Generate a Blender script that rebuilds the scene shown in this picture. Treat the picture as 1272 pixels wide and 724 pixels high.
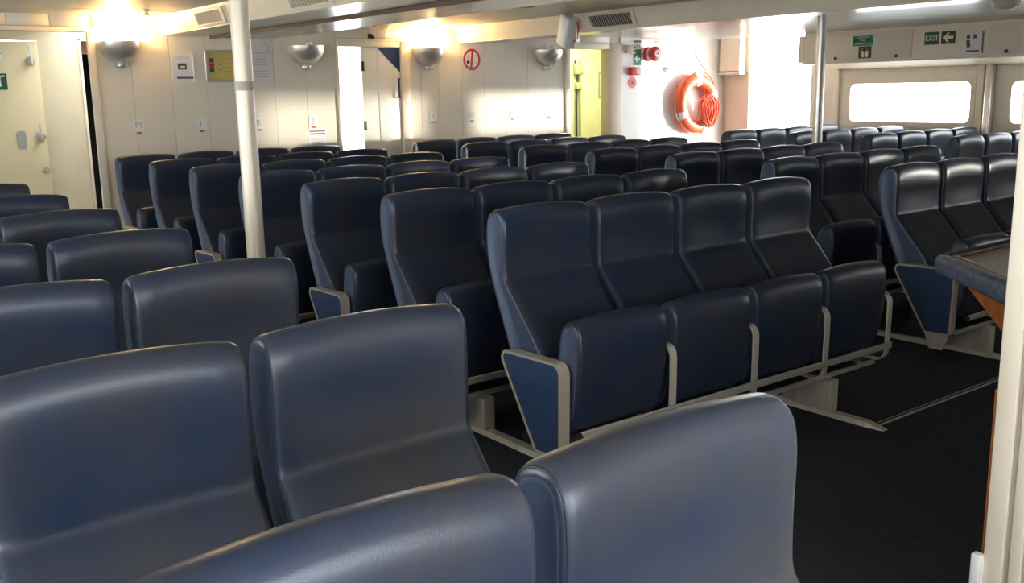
import bpy, bmesh, math, random
from mathutils import Vector, Matrix, Euler

for o in list(bpy.data.objects):
    bpy.data.objects.remove(o, do_unlink=True)
S = bpy.context.scene
COL = S.collection
PI = math.pi
random.seed(7)

# ------------------------------------------------------------------ camera
YAW, PIT, ROL, FPX = 0.651, 0.201, -0.0178, 1217.84
cam_d = bpy.data.cameras.new('camera')
cam_d.sensor_width = 36.0
cam_d.lens = 36.0 * FPX / 1272.0
cam_d.clip_start = 0.05
cam = bpy.data.objects.new('camera', cam_d)
COL.objects.link(cam)
_f = Vector((math.sin(YAW) * math.cos(PIT), math.cos(YAW) * math.cos(PIT), -math.sin(PIT)))
_r = Vector((math.cos(YAW), -math.sin(YAW), 0))
_u = _r.cross(_f)
_r2 = _r * math.cos(ROL) + _u * math.sin(ROL)
_u2 = -_r * math.sin(ROL) + _u * math.cos(ROL)
_m = Matrix((_r2, _u2, -_f)).transposed().to_4x4()
_m.translation = Vector((-2.171, -2.884, 1.458))
cam.matrix_world = _m
S.camera = cam

# ------------------------------------------------------------------ world, sun, daylight, exposure
world = bpy.data.worlds.new('sky')
S.world = world
world.use_nodes = True
_bg = world.node_tree.nodes['Background']
_bg.inputs['Color'].default_value = (0.92, 0.96, 1.0, 1)
_bg.inputs['Strength'].default_value = 4.0

sun_d = bpy.data.lights.new('sun', 'SUN')
sun_d.energy = 2.2
sun_d.angle = math.radians(2.0)
sun_d.color = (1.0, 0.9, 0.76)
sun = bpy.data.objects.new('sun', sun_d)
COL.objects.link(sun)
sun.rotation_euler = Vector((-0.78, 0.62, -0.008)).to_track_quat('-Z', 'Y').to_euler()


def portal(name, loc, direction, sx, sy):
    """sky portal: marks a window opening so that the sky is sampled through it"""
    d = bpy.data.lights.new(name, 'AREA')
    d.shape = 'RECTANGLE'
    d.size, d.size_y = sx, sy
    d.cycles.is_portal = True
    o = bpy.data.objects.new(name, d)
    COL.objects.link(o)
    o.location = loc
    o.rotation_euler = Vector(direction).to_track_quat('-Z', 'Z' if abs(direction[2]) < .9 else 'Y').to_euler()
    return o


XR, YB, XL, YF = 7.8, 5.6, -4.6, -4.15      # right hull, far bulkhead, left hull, front bulkhead
WIN_R = [(2.38, 3.78), (0.5, 1.96), (-4.0, -2.2)]   # windows of the right hull (y ranges); last is unseen, added for seat sheen
WZ0, WZ1 = 1.06, 1.475
DOOR_R = (4.33, 5.2)
WIN_L = [(3.2, 5.0), (1.2, 2.95), (-.8, .95), (-2.8, -1.05), (-4.05, -3.05)]
WIN_F = [(-4.3, -2.6), (-2.3, -.6)]  # unseen front windows, added for light on the nearest seats
LZ0, LZ1 = 0.82, 1.75
for a, b in WIN_R:
    portal('daylight', (XR + .12, (a + b) / 2, (WZ0 + WZ1) / 2), (-1, 0, 0), b - a, WZ1 - WZ0)
portal('daylight', (XR + .12, sum(DOOR_R) / 2, 1.15), (-1, 0, 0), DOOR_R[1] - DOOR_R[0], 1.95)
for a, b in WIN_L:
    portal('daylight', (XL - .12, (a + b) / 2, (LZ0 + LZ1) / 2), (1, 0, 0), b - a, LZ1 - LZ0)

for a, b in WIN_F:
    portal('daylight', ((a + b) / 2, YF - .12, (LZ0 + LZ1) / 2), (0, 1, 0), b - a, LZ1 - LZ0)

S.view_settings.view_transform = 'Standard'
S.view_settings.look = 'None'
S.view_settings.exposure = 1.85
S.view_settings.gamma = 1.0
S.view_settings.use_curve_mapping = False
S.cycles.use_denoising = True
S.cycles.max_bounces = 10
S.cycles.diffuse_bounces = 6
S.cycles.caustics_reflective = False
S.cycles.caustics_refractive = False
S.cycles.sample_clamp_indirect = 8.0


# ------------------------------------------------------------------ materials
def mat(name, col, rough=.5, metal=0., var=0., vscale=6., col2=None, bump=0., bscale=200., spec=.5, stretch=None, coat=0., emit=None, estr=0.):
    m = bpy.data.materials.new(name)
    m.use_nodes = True
    nt = m.node_tree
    b = nt.nodes['Principled BSDF']
    b.inputs['Base Color'].default_value = (*col, 1)
    b.inputs['Roughness'].default_value = rough
    b.inputs['Metallic'].default_value = metal
    b.inputs['Specular IOR Level'].default_value = spec
    if coat:
        b.inputs['Coat Weight'].default_value = coat
        b.inputs['Coat Roughness'].default_value = .25
    if emit:
        b.inputs['Emission Color'].default_value = (*emit, 1)
        b.inputs['Emission Strength'].default_value = estr
    if var or bump:
        tc = nt.nodes.new('ShaderNodeTexCoord')
        oi = nt.nodes.new('ShaderNodeObjectInfo')
        mp = nt.nodes.new('ShaderNodeMapping')
        if stretch:
            mp.inputs['Scale'].default_value = stretch
        cb = nt.nodes.new('ShaderNodeCombineXYZ')
        mu = nt.nodes.new('ShaderNodeMath')
        mu.operation = 'MULTIPLY'
        mu.inputs[1].default_value = 37.
        nt.links.new(oi.outputs['Random'], mu.inputs[0])
        nt.links.new(mu.outputs[0], cb.inputs[0])
        nt.links.new(mu.outputs[0], cb.inputs[2])
        nt.links.new(cb.outputs[0], mp.inputs['Location'])
        nt.links.new(tc.outputs['Object'], mp.inputs['Vector'])
    if var:
        n = nt.nodes.new('ShaderNodeTexNoise')
        n.inputs['Scale'].default_value = vscale
        n.inputs['Detail'].default_value = 4
        nt.links.new(mp.outputs[0], n.inputs['Vector'])
        r = nt.nodes.new('ShaderNodeMapRange')
        r.inputs['From Min'].default_value = .35
        r.inputs['From Max'].default_value = .7
        nt.links.new(n.outputs[0], r.inputs['Value'])
        mx = nt.nodes.new('ShaderNodeMix')
        mx.data_type = 'RGBA'
        mx.inputs[6].default_value = (*col, 1)
        c2 = col2 or tuple(c * (1 - var) for c in col)
        mx.inputs[7].default_value = (*c2, 1)
        nt.links.new(r.outputs[0], mx.inputs[0])
        nt.links.new(mx.outputs[2], b.inputs['Base Color'])
    if bump:
        n2 = nt.nodes.new('ShaderNodeTexNoise')
        n2.inputs['Scale'].default_value = bscale
        nt.links.new(mp.outputs[0], n2.inputs['Vector'])
        bp = nt.nodes.new('ShaderNodeBump')
        bp.inputs['Strength'].default_value = bump
        bp.inputs['Distance'].default_value = .002
        nt.links.new(n2.outputs[0], bp.inputs['Height'])
        nt.links.new(bp.outputs[0], b.inputs['Normal'])
    return m


def glass_mat(name, tint, gloss=.08):
    m = bpy.data.materials.new(name)
    m.use_nodes = True
    nt = m.node_tree
    out = nt.nodes['Material Output']
    nt.nodes.remove(nt.nodes['Principled BSDF'])
    t = nt.nodes.new('ShaderNodeBsdfTransparent')
    t.inputs[0].default_value = (*tint, 1)
    g = nt.nodes.new('ShaderNodeBsdfGlossy')
    g.inputs['Roughness'].default_value = .03
    mx = nt.nodes.new('ShaderNodeMixShader')
    mx.inputs[0].default_value = gloss
    nt.links.new(t.outputs[0], mx.inputs[1])
    nt.links.new(g.outputs[0], mx.inputs[2])
    nt.links.new(mx.outputs[0], out.inputs[0])
    return m


M = dict(
    vinyl=mat('navy_vinyl', (.020, .033, .071), .33, var=.5, vscale=5, col2=(.040, .042, .054), bump=.12, bscale=240, spec=.6),
    vinyl_side_lit=mat('navy_vinyl_side_lit', (.080, .108, .18), .45, var=.3, vscale=8, col2=(.09, .112, .17), bump=.1, bscale=240, spec=.5),  # lighter than the front vinyl: window light put into the side colour
    piping=mat('navy_piping', (.016, .022, .04), .45),
    panel_blue=mat('blue_laminate', (.03, .06, .14), .5, var=.25, vscale=14, col2=(.04, .08, .17)),
    alu=mat('brushed_aluminium', (.84, .75, .62), .42, metal=.3, var=.2, vscale=30, stretch=(1, 1, .1)),
    trim_metal=mat('cream_trim_metal', (.80, .68, .54), .35, metal=.45),
    steel=mat('steel_rail', (.58, .53, .46), .4, metal=.4),
    dark_metal=mat('dark_metal', (.05, .05, .05), .5, metal=.6),
    carpet=mat('charcoal_carpet', (.038, .043, .055), .95, var=.4, vscale=60, col2=(.058, .059, .070), bump=.5, bscale=500, spec=.15),
    wall=mat('cream_wall_panel', (.80, .72, .59), .38, var=.05, vscale=2, spec=.45),
    door_white=mat('door_white', (.90, .85, .74), .4),
    wall_white=mat('white_wall_panel', (.88, .86, .82), .5),
    trim=mat('cream_painted_trim', (.80, .70, .56), .4),
    duct=mat('cream_duct_paint', (.80, .69, .52), .45, var=.05, vscale=3),
    soffit=mat('glossy_soffit_panel', (.60, .57, .52), .22, var=.12, vscale=5, stretch=(2, .3, 1)),
    ceil=mat('beige_ceiling_panel', (.60, .53, .44), .33, var=.15, vscale=4, stretch=(3, .25, 1)),
    groove=mat('brown_joint_strip', (.13, .085, .06), .6),
    backing=mat('panel_backing', (.72, .64, .52), .6),
    hull=mat('hull_lining', (.80, .73, .62), .45, var=.05),
    locker=mat('cream_locker', (.80, .69, .55), .45, var=.04),
    locker_door=mat('textured_locker_door', (.72, .63, .52), .6, bump=.3, bscale=150),
    inner=mat('cream_inner_lining', (.66, .58, .40), .5, var=.08),
    inner_door=mat('cream_weathertight_door', (.74, .64, .40), .45),
    green_wall=mat('pale_green_paint', (.72, .72, .46), .5, var=.1),
    black=mat('black', (.012, .011, .010), .6),
    grille=mat('dark_grille', (.06, .05, .045), .6),
    slat=mat('bronze_slat', (.55, .48, .40), .45, metal=.2),
    slat_cream=mat('cream_slat', (.78, .64, .50), .5),
    lamp_metal=mat('satin_lamp_metal', (.62, .58, .52), .36, metal=.7),
    pole=mat('painted_pole', (.76, .65, .50), .33, metal=.15),  # yellow tint puts some sun and lamp glow into the cream
    pole_steel=mat('steel_pole', (.70, .64, .58), .3, metal=.6),
    tape=mat('grey_tape', (.45, .38, .30), .5),
    paper=mat('white_paper', (.78, .76, .76), .7),
    paper_warm=mat('warm_paper', (.75, .70, .66), .7),
    ink=mat('grey_ink', (.22, .20, .20), .7),
    ink_light=mat('pale_ink', (.45, .43, .42), .7),
    ink_blue=mat('purple_ink', (.09, .07, .16), .6),
    photo_dark=mat('print_dark', (.10, .07, .06), .6),
    yellow_print=mat('yellow_print', (.62, .46, .14), .5),
    silver=mat('silver_frame', (.55, .55, .53), .35, metal=.6),
    red=mat('red_plastic', (.62, .025, .03), .35),
    red_sign=mat('red_sign', (.58, .035, .04), .5),
    white=mat('white_plastic', (.82, .80, .76), .4),
    beige=mat('beige_plastic', (.62, .50, .38), .5),
    green_sign=mat('green_sign', (.012, .22, .12), .5),
    dgreen=mat('dark_green_sign', (.006, .09, .045), .5),
    olive_sign=mat('olive_sign', (.035, .05, .02), .5),
    glow_ink=mat('pale_yellow_ink', (.80, .76, .42), .5),
    orange=mat('orange_buoy', (.80, .12, .035), .45, var=.3, vscale=9, col2=(.70, .16, .06)),
    rope=mat('orange_rope', (.70, .14, .07), .6, var=.3, vscale=30),
    band=mat('reflective_band', (.72, .72, .66), .3),
    rope_dark=mat('thin_dark_line', (.16, .08, .08), .6),
    rose=mat('faded_red_disc', (.75, .18, .14), .5),
    wood=mat('varnished_wood', (.40, .13, .035), .3, var=.55, vscale=7, stretch=(6, 6, .7), col2=(.24, .065, .016)),
    counter=mat('beige_counter', (.48, .40, .29), .5, var=.15, vscale=8),
    pad=mat('worn_navy_padding', (.032, .044, .075), .55, var=.6, vscale=45, col2=(.10, .12, .16), bump=.3, bscale=160),
    pad_inner=mat('dark_padding', (.045, .042, .045), .6),
    piping_tan=mat('tan_edging', (.42, .33, .25), .6),
    partition=mat('cream_partition', (.74, .66, .54), .45, var=.05, vscale=3),
    part_trim=mat('partition_trim', (.76, .66, .52), .4),
    part_groove=mat('partition_groove', (.40, .33, .28), .5),
    blue_tri=mat('navy_panel', (.008, .03, .10), .4),
    notice=mat('notice_board', (.30, .34, .18), .5),
    bulb=mat('lamp_bulb', (1, .85, .6), .5, emit=(1.0, .74, .36), estr=25.),
    bulb_off=mat('lamp_bulb_off', (.7, .66, .6), .4),
    tube=mat('fluorescent_tube', (1, 1, .9), .5, emit=(1.0, 1.0, .62), estr=8.),
    deck=mat('outer_deck', (.55, .55, .52), .7),
    glass=glass_mat('window_glass', (.90, .92, .93)),
)


# ------------------------------------------------------------------ mesh helpers
def finish(bm, name, m, smooth=False, angle=40):
    bmesh.ops.recalc_face_normals(bm, faces=bm.faces)
    if smooth:
        for f in bm.faces:
            f.smooth = True
        for e in bm.edges:
            if len(e.link_faces) == 2 and e.calc_face_angle(0) > math.radians(angle):
                e.smooth = False
    me = bpy.data.meshes.new(name)
    bm.to_mesh(me)
    bm.free()
    for mm in (m if isinstance(m, (list, tuple)) else [m]):
        me.materials.append(M[mm] if isinstance(mm, str) else mm)
    return me


def link(name, me, parent=None, loc=(0, 0, 0), rot=(0, 0, 0)):
    o = bpy.data.objects.new(name, me)
    COL.objects.link(o)
    o.parent = parent
    o.location = loc
    o.rotation_euler = rot
    return o


def tag(o, label, cat, group=None):
    o['label'] = label
    o['category'] = cat
    if group:
        o['group'] = group
    return o


def thing(name, label, cat, loc=(0, 0, 0), rot=(0, 0, 0), group=None):
    return tag(link(name, None, None, loc, rot), label, cat, group)


def struct(o):
    o['kind'] = 'structure'
    return o


def stuff(o):
    o['kind'] = 'stuff'
    return o


def box_in(bm, x0, x1, y0, y1, z0, z1, bev=0., seg=2, mi=0):
    n = bmesh.new()
    bmesh.ops.create_cube(n, size=1)
    for v in n.verts:
        v.co = Vector(((x0 + x1) / 2 + v.co.x * (x1 - x0), (y0 + y1) / 2 + v.co.y * (y1 - y0), (z0 + z1) / 2 + v.co.z * (z1 - z0)))
    if bev:
        bmesh.ops.bevel(n, geom=list(n.edges), offset=bev, segments=seg, affect='EDGES', profile=.5)
    for f in n.faces:
        f.material_index = mi
    t = bpy.data.meshes.new('t')
    n.to_mesh(t)
    n.free()
    bm.from_mesh(t)
    bpy.data.meshes.remove(t)


def box(name, b, m, parent=None, bev=0., seg=2, loc=(0, 0, 0), rot=(0, 0, 0)):
    bm = bmesh.new()
    box_in(bm, *b, bev=bev, seg=seg)
    return link(name, finish(bm, name, m, bool(bev), 50), parent, loc, rot)


def prism(bm, pts, a0, a1, axis='x', bev=0.):
    """closed outline pts (2D) extruded along an axis between a0 and a1"""
    def P(p, a):
        return {'x': (a, p[0], p[1]), 'y': (p[0], a, p[1]), 'z': (p[0], p[1], a)}[axis]
    n = bmesh.new()
    A = [n.verts.new(P(p, a0)) for p in pts]
    B = [n.verts.new(P(p, a1)) for p in pts]
    n.faces.new(A)
    n.faces.new(B[::-1])
    k = len(pts)
    for i in range(k):
        n.faces.new((A[i], B[i], B[(i + 1) % k], A[(i + 1) % k]))
    if bev:
        bmesh.ops.recalc_face_normals(n, faces=n.faces)
        bmesh.ops.bevel(n, geom=[e for e in n.edges if e.calc_face_angle(0) > .6], offset=bev, segments=2, affect='EDGES')
    t = bpy.data.meshes.new('t')
    n.to_mesh(t)
    n.free()
    bm.from_mesh(t)
    bpy.data.meshes.remove(t)


def prism_obj(name, pts, a0, a1, m, parent=None, axis='x', bev=0., loc=(0, 0, 0), rot=(0, 0, 0)):
    bm = bmesh.new()
    prism(bm, pts, a0, a1, axis, bev)
    return link(name, finish(bm, name, m, bool(bev), 50), parent, loc, rot)


def sweep(bm, path, prof, closed=False, up=None):
    """sweep a closed 2D profile along a 3D path with a simple parallel frame"""
    P = [Vector(p) for p in path]
    n = len(P)
    rings = []
    ref = Vector(up) if up else None
    last = None
    for i in range(n):
        if closed:
            t = P[(i + 1) % n] - P[i - 1]
        else:
            t = P[min(i + 1, n - 1)] - P[max(i - 1, 0)]
        t.normalize()
        if ref:
            s = t.cross(ref)
        else:
            if last is None:
                a = Vector((0, 0, 1)) if abs(t.z) < .9 else Vector((1, 0, 0))
                s = t.cross(a)
            else:
                s = last - t * last.dot(t)
        s.normalize()
        last = s
        w = s.cross(t)
        rings.append([bm.verts.new(P[i] + s * a + w * b) for a, b in prof])
    k = len(prof)
    for i in range(n if closed else n - 1):
        A, B = rings[i], rings[(i + 1) % n]
        for j in range(k):
            bm.faces.new((A[j], A[(j + 1) % k], B[(j + 1) % k], B[j]))
    if not closed:
        bm.faces.new(rings[0][::-1])
        bm.faces.new(rings[-1])


def circ(r, n=8):
    return [(r * math.cos(2 * PI * i / n), r * math.sin(2 * PI * i / n)) for i in range(n)]


def rect(a, b):
    return [(-a / 2, -b / 2), (a / 2, -b / 2), (a / 2, b / 2), (-a / 2, b / 2)]


def tube(name, path, r, m, parent=None, closed=False, n=8, loc=(0, 0, 0)):
    bm = bmesh.new()
    sweep(bm, path, circ(r, n), closed)
    return link(name, finish(bm, name, m, True, 60), parent, loc)


def lathe(name, prof, m, parent=None, n=24, loc=(0, 0, 0), rot=(0, 0, 0), a0=0., a1=2 * PI):
    """profile (radius, height) turned about z; a partial turn stays open at its ends"""
    bm = bmesh.new()
    full = abs(a1 - a0 - 2 * PI) < 1e-6
    rings = []
    N = n if full else n + 1
    for i in range(N):
        a = a0 + (a1 - a0) * i / n
        rings.append([bm.verts.new((r * math.cos(a), r * math.sin(a), z)) for r, z in prof])
    for i in range(n):
        A, B = rings[i], rings[(i + 1) % N]
        for j in range(len(prof) - 1):
            bm.faces.new((A[j], B[j], B[j + 1], A[j + 1]))
    bmesh.ops.remove_doubles(bm, verts=bm.verts, dist=1e-5)
    return link(name, finish(bm, name, m, True, 50), parent, loc, rot)


def spline(pts, n, closed=True):
    out = []
    k = len(pts)
    segs = k if closed else k - 1
    per = max(1, n // segs)
    for i in range(segs):
        if closed:
            p0, p1, p2, p3 = pts[i - 1], pts[i], pts[(i + 1) % k], pts[(i + 2) % k]
        else:
            p0, p1, p2, p3 = pts[max(i - 1, 0)], pts[i], pts[i + 1], pts[min(i + 2, k - 1)]
        for s in range(per):
            t = s / per
            out.append(tuple(.5 * (2 * b + (c - a) * t + (2 * a - 5 * b + 4 * c - d) * t * t + (3 * b - a - 3 * c + d) * t ** 3)
                             for a, b, c, d in zip(p0, p1, p2, p3)))
    if not closed:
        out.append(tuple(pts[-1]))
    return out


def rounded(pts, r, seg=5):
    """round the corners of a closed 2D outline"""
    out = []
    k = len(pts)
    rr = r if isinstance(r, (list, tuple)) else [r] * k
    for i in range(k):
        p, a, b = Vector(pts[i]), Vector(pts[i - 1]), Vector(pts[(i + 1) % k])
        u, w = (a - p).normalized(), (b - p).normalized()
        ang = u.angle(w)
        d = rr[i] / math.tan(ang / 2)
        c = p + (u + w).normalized() * (rr[i] / math.sin(ang / 2))
        s, e = p + u * d - c, p + w * d - c
        for j in range(seg + 1):
            v = s.lerp(e, j / seg)
            v = v.normalized() * rr[i]
            out.append(tuple(c + v))
    return out


def inset2(pts, d):
    k = len(pts)
    ar = sum(pts[i - 1][0] * pts[i][1] - pts[i][0] * pts[i - 1][1] for i in range(k))
    sg = 1 if ar > 0 else -1
    out = []
    for i in range(k):
        t = Vector(pts[(i + 1) % k]) - Vector(pts[i - 1])
        nrm = Vector((-t.y, t.x)).normalized() * sg
        out.append((pts[i][0] + nrm.x * d, pts[i][1] + nrm.y * d))
    return out


def text(name, s, size, m, parent, loc, rot, depth=.0006, sx=1., align='CENTER'):
    cu = bpy.data.curves.new(name, 'FONT')
    cu.body = s
    cu.size = size
    cu.extrude = depth
    cu.align_x = align
    cu.align_y = 'CENTER'
    cu.resolution_u = 2
    o = bpy.data.objects.new('tmp', cu)
    COL.objects.link(o)
    dg = bpy.context.evaluated_depsgraph_get()
    me = bpy.data.meshes.new_from_object(o.evaluated_get(dg))
    bpy.data.objects.remove(o)
    me.materials.clear()
    me.materials.append(M[m])
    t = link(name, me, parent, loc, rot)
    t.scale = (sx, 1, 1)
    return t


RX = (PI / 2, 0, 0)              # a sheet facing -y (towards the front of the cabin)
RS = (PI / 2, 0, -PI / 2)        # a sheet facing -x (hung on the right hull)

# ------------------------------------------------------------------ floor, hull, bulkheads
floor = struct(box('floor', (XL - .1, XR + .1, YF - .1, 9.0, -.08, 0), 'carpet'))
H = 1.02                          # reference height of the seat tops above the carpet
W, PITCH, ROW = .44, .48, .805    # seat width, spacing along a row, spacing of the rows
XC, XRB, XFB, XLB = 0.0, 2.687, 5.721, -1.481
OFF = {'C': 0., 'R': .038, 'F': .545, 'L': -.458}


def wall_y(name, y0, y1, spans, m, parent=None):
    """a wall slab parallel to x built of solid rectangles (x0,x1,z0,z1)"""
    bm = bmesh.new()
    for s in spans:
        box_in(bm, s[0], s[1], y0, y1, s[2], s[3])
    return link(name, finish(bm, name, m), parent)


def wall_x(name, x0, x1, spans, m, parent=None):
    bm = bmesh.new()
    for s in spans:
        box_in(bm, x0, x1, s[0], s[1], s[2], s[3])
    return link(name, finish(bm, name, m), parent)


TOP = 2.4
LOX0, LOX1, LOZ = -4.2, .1, 1.985            # wide opening at the left end of the far bulkhead
D1 = (2.27, 3.045, 1.955)                     # door in the middle of the far bulkhead
D2 = (5.085, 5.745, 1.945)                    # doorway to the pale green lobby
wb = struct(wall_y('wall_back', YB + .006, YB + .07, [
    (XL, LOX0, 0, TOP), (LOX0, LOX1, LOZ, TOP), (LOX1, D1[0], 0, TOP), (D1[0], D1[1], D1[2], TOP),
    (D1[1], D2[0], 0, TOP), (D2[0], D2[1], D2[2], TOP), (D2[1], XR, 0, TOP)], 'backing'))
gx = [.115, .385, .705, 1.011, 1.317, 1.636, 1.945, D1[0] - .012]
for a, b in zip(gx[:-1], gx[1:]):
    box('wall_panel', (a + .0014, b - .0014, YB - .008, YB + .006, 0, 2.12), 'wall', wb)
gx = [D1[1] + .012, 3.191, 3.402, 3.684, 3.971, 4.256, 4.552, 4.834, D2[0] - .01]
for a, b in zip(gx[:-1], gx[1:]):
    box('wall_panel', (a + .0014, b - .0014, YB - .008, YB + .006, 0, 2.12), 'wall', wb)
for a, b in ((D1[0] - .012, D1[1] + .012), (D2[0] - .01, 5.3), (5.3, 5.755)):
    box('wall_panel', (a + .001, b - .001, YB - .008, YB + .006, 1.985 if a < 4 else 1.975, 2.12), 'wall', wb, .0015, 1)
for a, b in zip([-1.45, -1.14, -.83, -.518, -.208, .092][:-1], [-1.14, -.83, -.518, -.208, .092]):
    box('wall_panel', (a + .002, b - .002, YB - .008, YB + .006, 2.022, 2.12), 'wall', wb, .0015, 1)
box('wall_panel', (XL, -1.455, YB - .008, YB + .006, 2.022, 2.12), 'wall', wb)
box('wall_panel', (5.93, XR, YB - .008, YB + .006, 0, 2.25), 'wall_white', wb)
# casing of the left opening
t1 = struct(box('trim_1', (LOX0, .112, YB - .03, YB + .02, LOZ, 2.02), 'trim', None, .004))
t2 = struct(box('trim_2', (.055, .112, YB - .03, YB + .005, 0, LOZ), 'trim', None, .004))

# side hulls and front bulkhead
sp = []
edges = sorted(WIN_R + [DOOR_R])
y = YF
for a, b in edges:
    sp.append((y, a, 0, TOP))
    if (a, b) == DOOR_R:
        sp.append((a, b, 2.15, TOP))
        sp.append((a, b, 0, .16))
    else:
        sp += [(a, b, 0, WZ0), (a, b, WZ1, TOP)]
    y = b
sp.append((y, YB + .1, 0, TOP))
wr = struct(wall_x('wall_right', XR, XR + .08, sp, 'hull'))
sp = []
y = YF
for a, b in sorted(WIN_L):
    sp += [(y, a, 0, TOP), (a, b, 0, LZ0), (a, b, LZ1, TOP)]
    y = b
sp.append((y, YB + .1, 0, TOP))
wl = struct(wall_x('wall_left', XL - .08, XL, sp, 'hull'))
sp = []
x = XL
for a, b in WIN_F:
    sp += [(x, a, 0, TOP), (a, b, 0, LZ0), (a, b, LZ1, TOP)]
    x = b
sp.append((x, XR, 0, TOP))
wf = struct(wall_y('wall_front', YF - .08, YF, sp, 'hull'))
for n, (a, b) in enumerate(WIN_F):
    w = struct(link('window_%d' % (n + 10), None))
    box('glass_pane', (a, b, YF - .05, YF - .044, LZ0, LZ1), 'glass', w)


def ring_frame(bm, y0, y1, z0, z1, w, xa, xb, rad):
    """rounded window frame ring standing in a plane of constant x"""
    o = rounded([(y0 - w, z0 - w), (y1 + w, z0 - w), (y1 + w, z1 + w), (y0 - w, z1 + w)], .02, 4)
    i = rounded([(y0, z0), (y1, z0), (y1, z1), (y0, z1)], rad, 4)
    vs = []
    for x in (xa, xb):
        vs.append(([bm.verts.new((x, *p)) for p in o], [bm.verts.new((x, *p)) for p in i]))
    k = len(o)
    for j in range(k):
        q = (j + 1) % k
        for s in range(2):
            bm.faces.new((vs[s][0][j], vs[s][0][q], vs[s][1][q], vs[s][1][j]))
        for s in range(2):
            bm.faces.new((vs[0][s][j], vs[0][s][q], vs[1][s][q], vs[1][s][j]))


for n, (a, b) in enumerate(WIN_R):
    bm = bmesh.new()
    ring_frame(bm, a, b, WZ0, WZ1, .05, XR - .022, XR + .01, .06)
    w = struct(link('window_%d' % (n + 1), finish(bm, 'window_frame', 'trim')))
    box('glass_pane', (XR + .03, XR + .036, a, b, WZ0, WZ1), 'glass', w)
for n, (a, b) in enumerate(WIN_L):
    bm = bmesh.new()
    ring_frame(bm, a, b, LZ0, LZ1, .05, XL + .022, XL - .01, .06)
    w = struct(link('window_%d' % (n + 5), finish(bm, 'window_frame', 'trim')))
    box('glass_pane', (XL - .036, XL - .03, a, b, LZ0, LZ1), 'glass', w)
# lining strips and pillar between the two nearest right windows
tr = struct(link('trim_3', None))
box('window_pillar', (XR - .10, XR, 2.135, 2.20, .0, 1.66), 'pole_steel', tr, .015)
box('window_pillar', (XR - .045, XR, 2.24, 2.31, .0, 1.66), 'trim', tr, .006)
box('window_pillar', (XR - .03, XR, 3.93, 3.99, .0, 1.66), 'trim', tr, .004)
# corner post and roller box beside the open side door
cp = struct(link('trim_4', None))
box('corner_post', (XR - .07, XR, 5.19, YB - .01, 0, 2.14), 'duct', cp, .004)
prism_obj('post_casing', [(XR - .20, 1.66), (XR - .19, 2.14), (XR - .07, 2.14), (XR - .07, 1.62)], 5.24, 5.56, 'duct', cp, 'y', .006)
box('casing_lip', (XR - .205, XR - .07, 5.23, 5.57, 1.615, 1.65), 'silver', cp, .006)

# ------------------------------------------------------------------ ceiling
ce = struct(link('ceiling', None))
CY0, CY1 = YF - .05, YB + .01
box('ceiling_panel', (XL - .05, .615, CY0, CY1, 2.115, 2.16), 'ceil', ce)
box('ceiling_panel', (1.63, 3.61, CY0, CY1, 2.105, 2.16), 'ceil', ce)
for k in range(6):                                     # narrow battens covering the joints of the coffered panels
    y = 5.0 - 1.9 * k
    box('joint_strip', (XL, .6, y, y + .012, 2.1125, 2.116), 'trim', ce)
prism_obj('ceiling_panel', [(4.0, 2.042), (6.0, 2.052), (7.13, 2.024), (7.13, 2.06), (4.0, 2.09)], CY0, CY1, 'soffit', ce, 'y')
box('ceiling_panel', (7.1, XR + .05, CY0, CY1, 2.20, 2.24), 'white', ce)
prism_obj('duct_side', [(.605, 2.119), (.66, 1.97), (.675, 1.97), (.62, 2.119)], CY0, CY1, 'duct', ce, 'y')
box('duct_soffit', (.662, 1.03, CY0, CY1, 1.968, 1.985), 'soffit', ce)
box('joint_strip', (1.03, 1.066, CY0, CY1, 1.985, 2.0), 'groove', ce)
box('joint_strip', (1.066, 1.083, CY0, CY1, 1.945, 1.99), 'groove', ce)
box('duct_soffit', (1.085, 1.635, CY0, CY1, 1.958, 1.985), 'soffit', ce)
box('duct_side', (1.62, 1.635, CY0, CY1, 1.98, 2.11), 'duct', ce)
prism_obj('duct_side', [(3.60, 2.11), (3.68, 1.952), (3.695, 1.952), (3.615, 2.11)], CY0, CY1, 'duct', ce, 'y')
box('duct_soffit', (3.682, 3.975, CY0, CY1, 1.95, 1.968), 'soffit', ce)
box('duct_side', (3.96, 3.975, CY0, CY1, 1.968, 2.07), 'groove', ce)
roof = box('deckhead', (XL - .1, XR + .1, CY0, YB + .08, 2.3, 2.36), 'dark_metal', ce)

# ------------------------------------------------------------------ overhead locker along the right hull
LX = 7.13
lk = thing('overhead_locker', 'long cream overhead locker above the right hand windows', 'locker', (0, 0, 0))
prism_obj('locker_body', [(LX, 1.705), (LX, 2.024), (XR - .006, 2.024), (XR - .006, 1.635)], -4.0, 3.95, 'locker', lk, 'y')
bm = bmesh.new()
prism(bm, [(LX - .004, 1.712), (LX + .10, 1.70), (LX + .16, 1.80), (LX + .10, 1.94), (LX - .004, 2.0)], 3.95, 4.02, 'y', .004)
link('end_cap', finish(bm, 'end_cap', 'trim', True), lk)
box('lower_edge_trim', (LX - .012, LX + .004, -4.0, 3.95, 1.69, 1.708), 'silver', lk, .003)
for a, b in ((2.67, 3.72), (.82, 1.90), (-1.1, -.1), (-3.0, -2.0)):
    d = box('locker_door', (LX - .012, LX, a, b, 1.722, 2.0), 'locker_door', lk, .003)
    for yy in (a + .16, b - .18):
        lathe('latch', [(0, .012), (.016, .010), (.018, 0), (.018, -.004)], 'dark_metal', d, 12, (LX - .012, yy, 1.745), (0, -PI / 2, 0))

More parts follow.
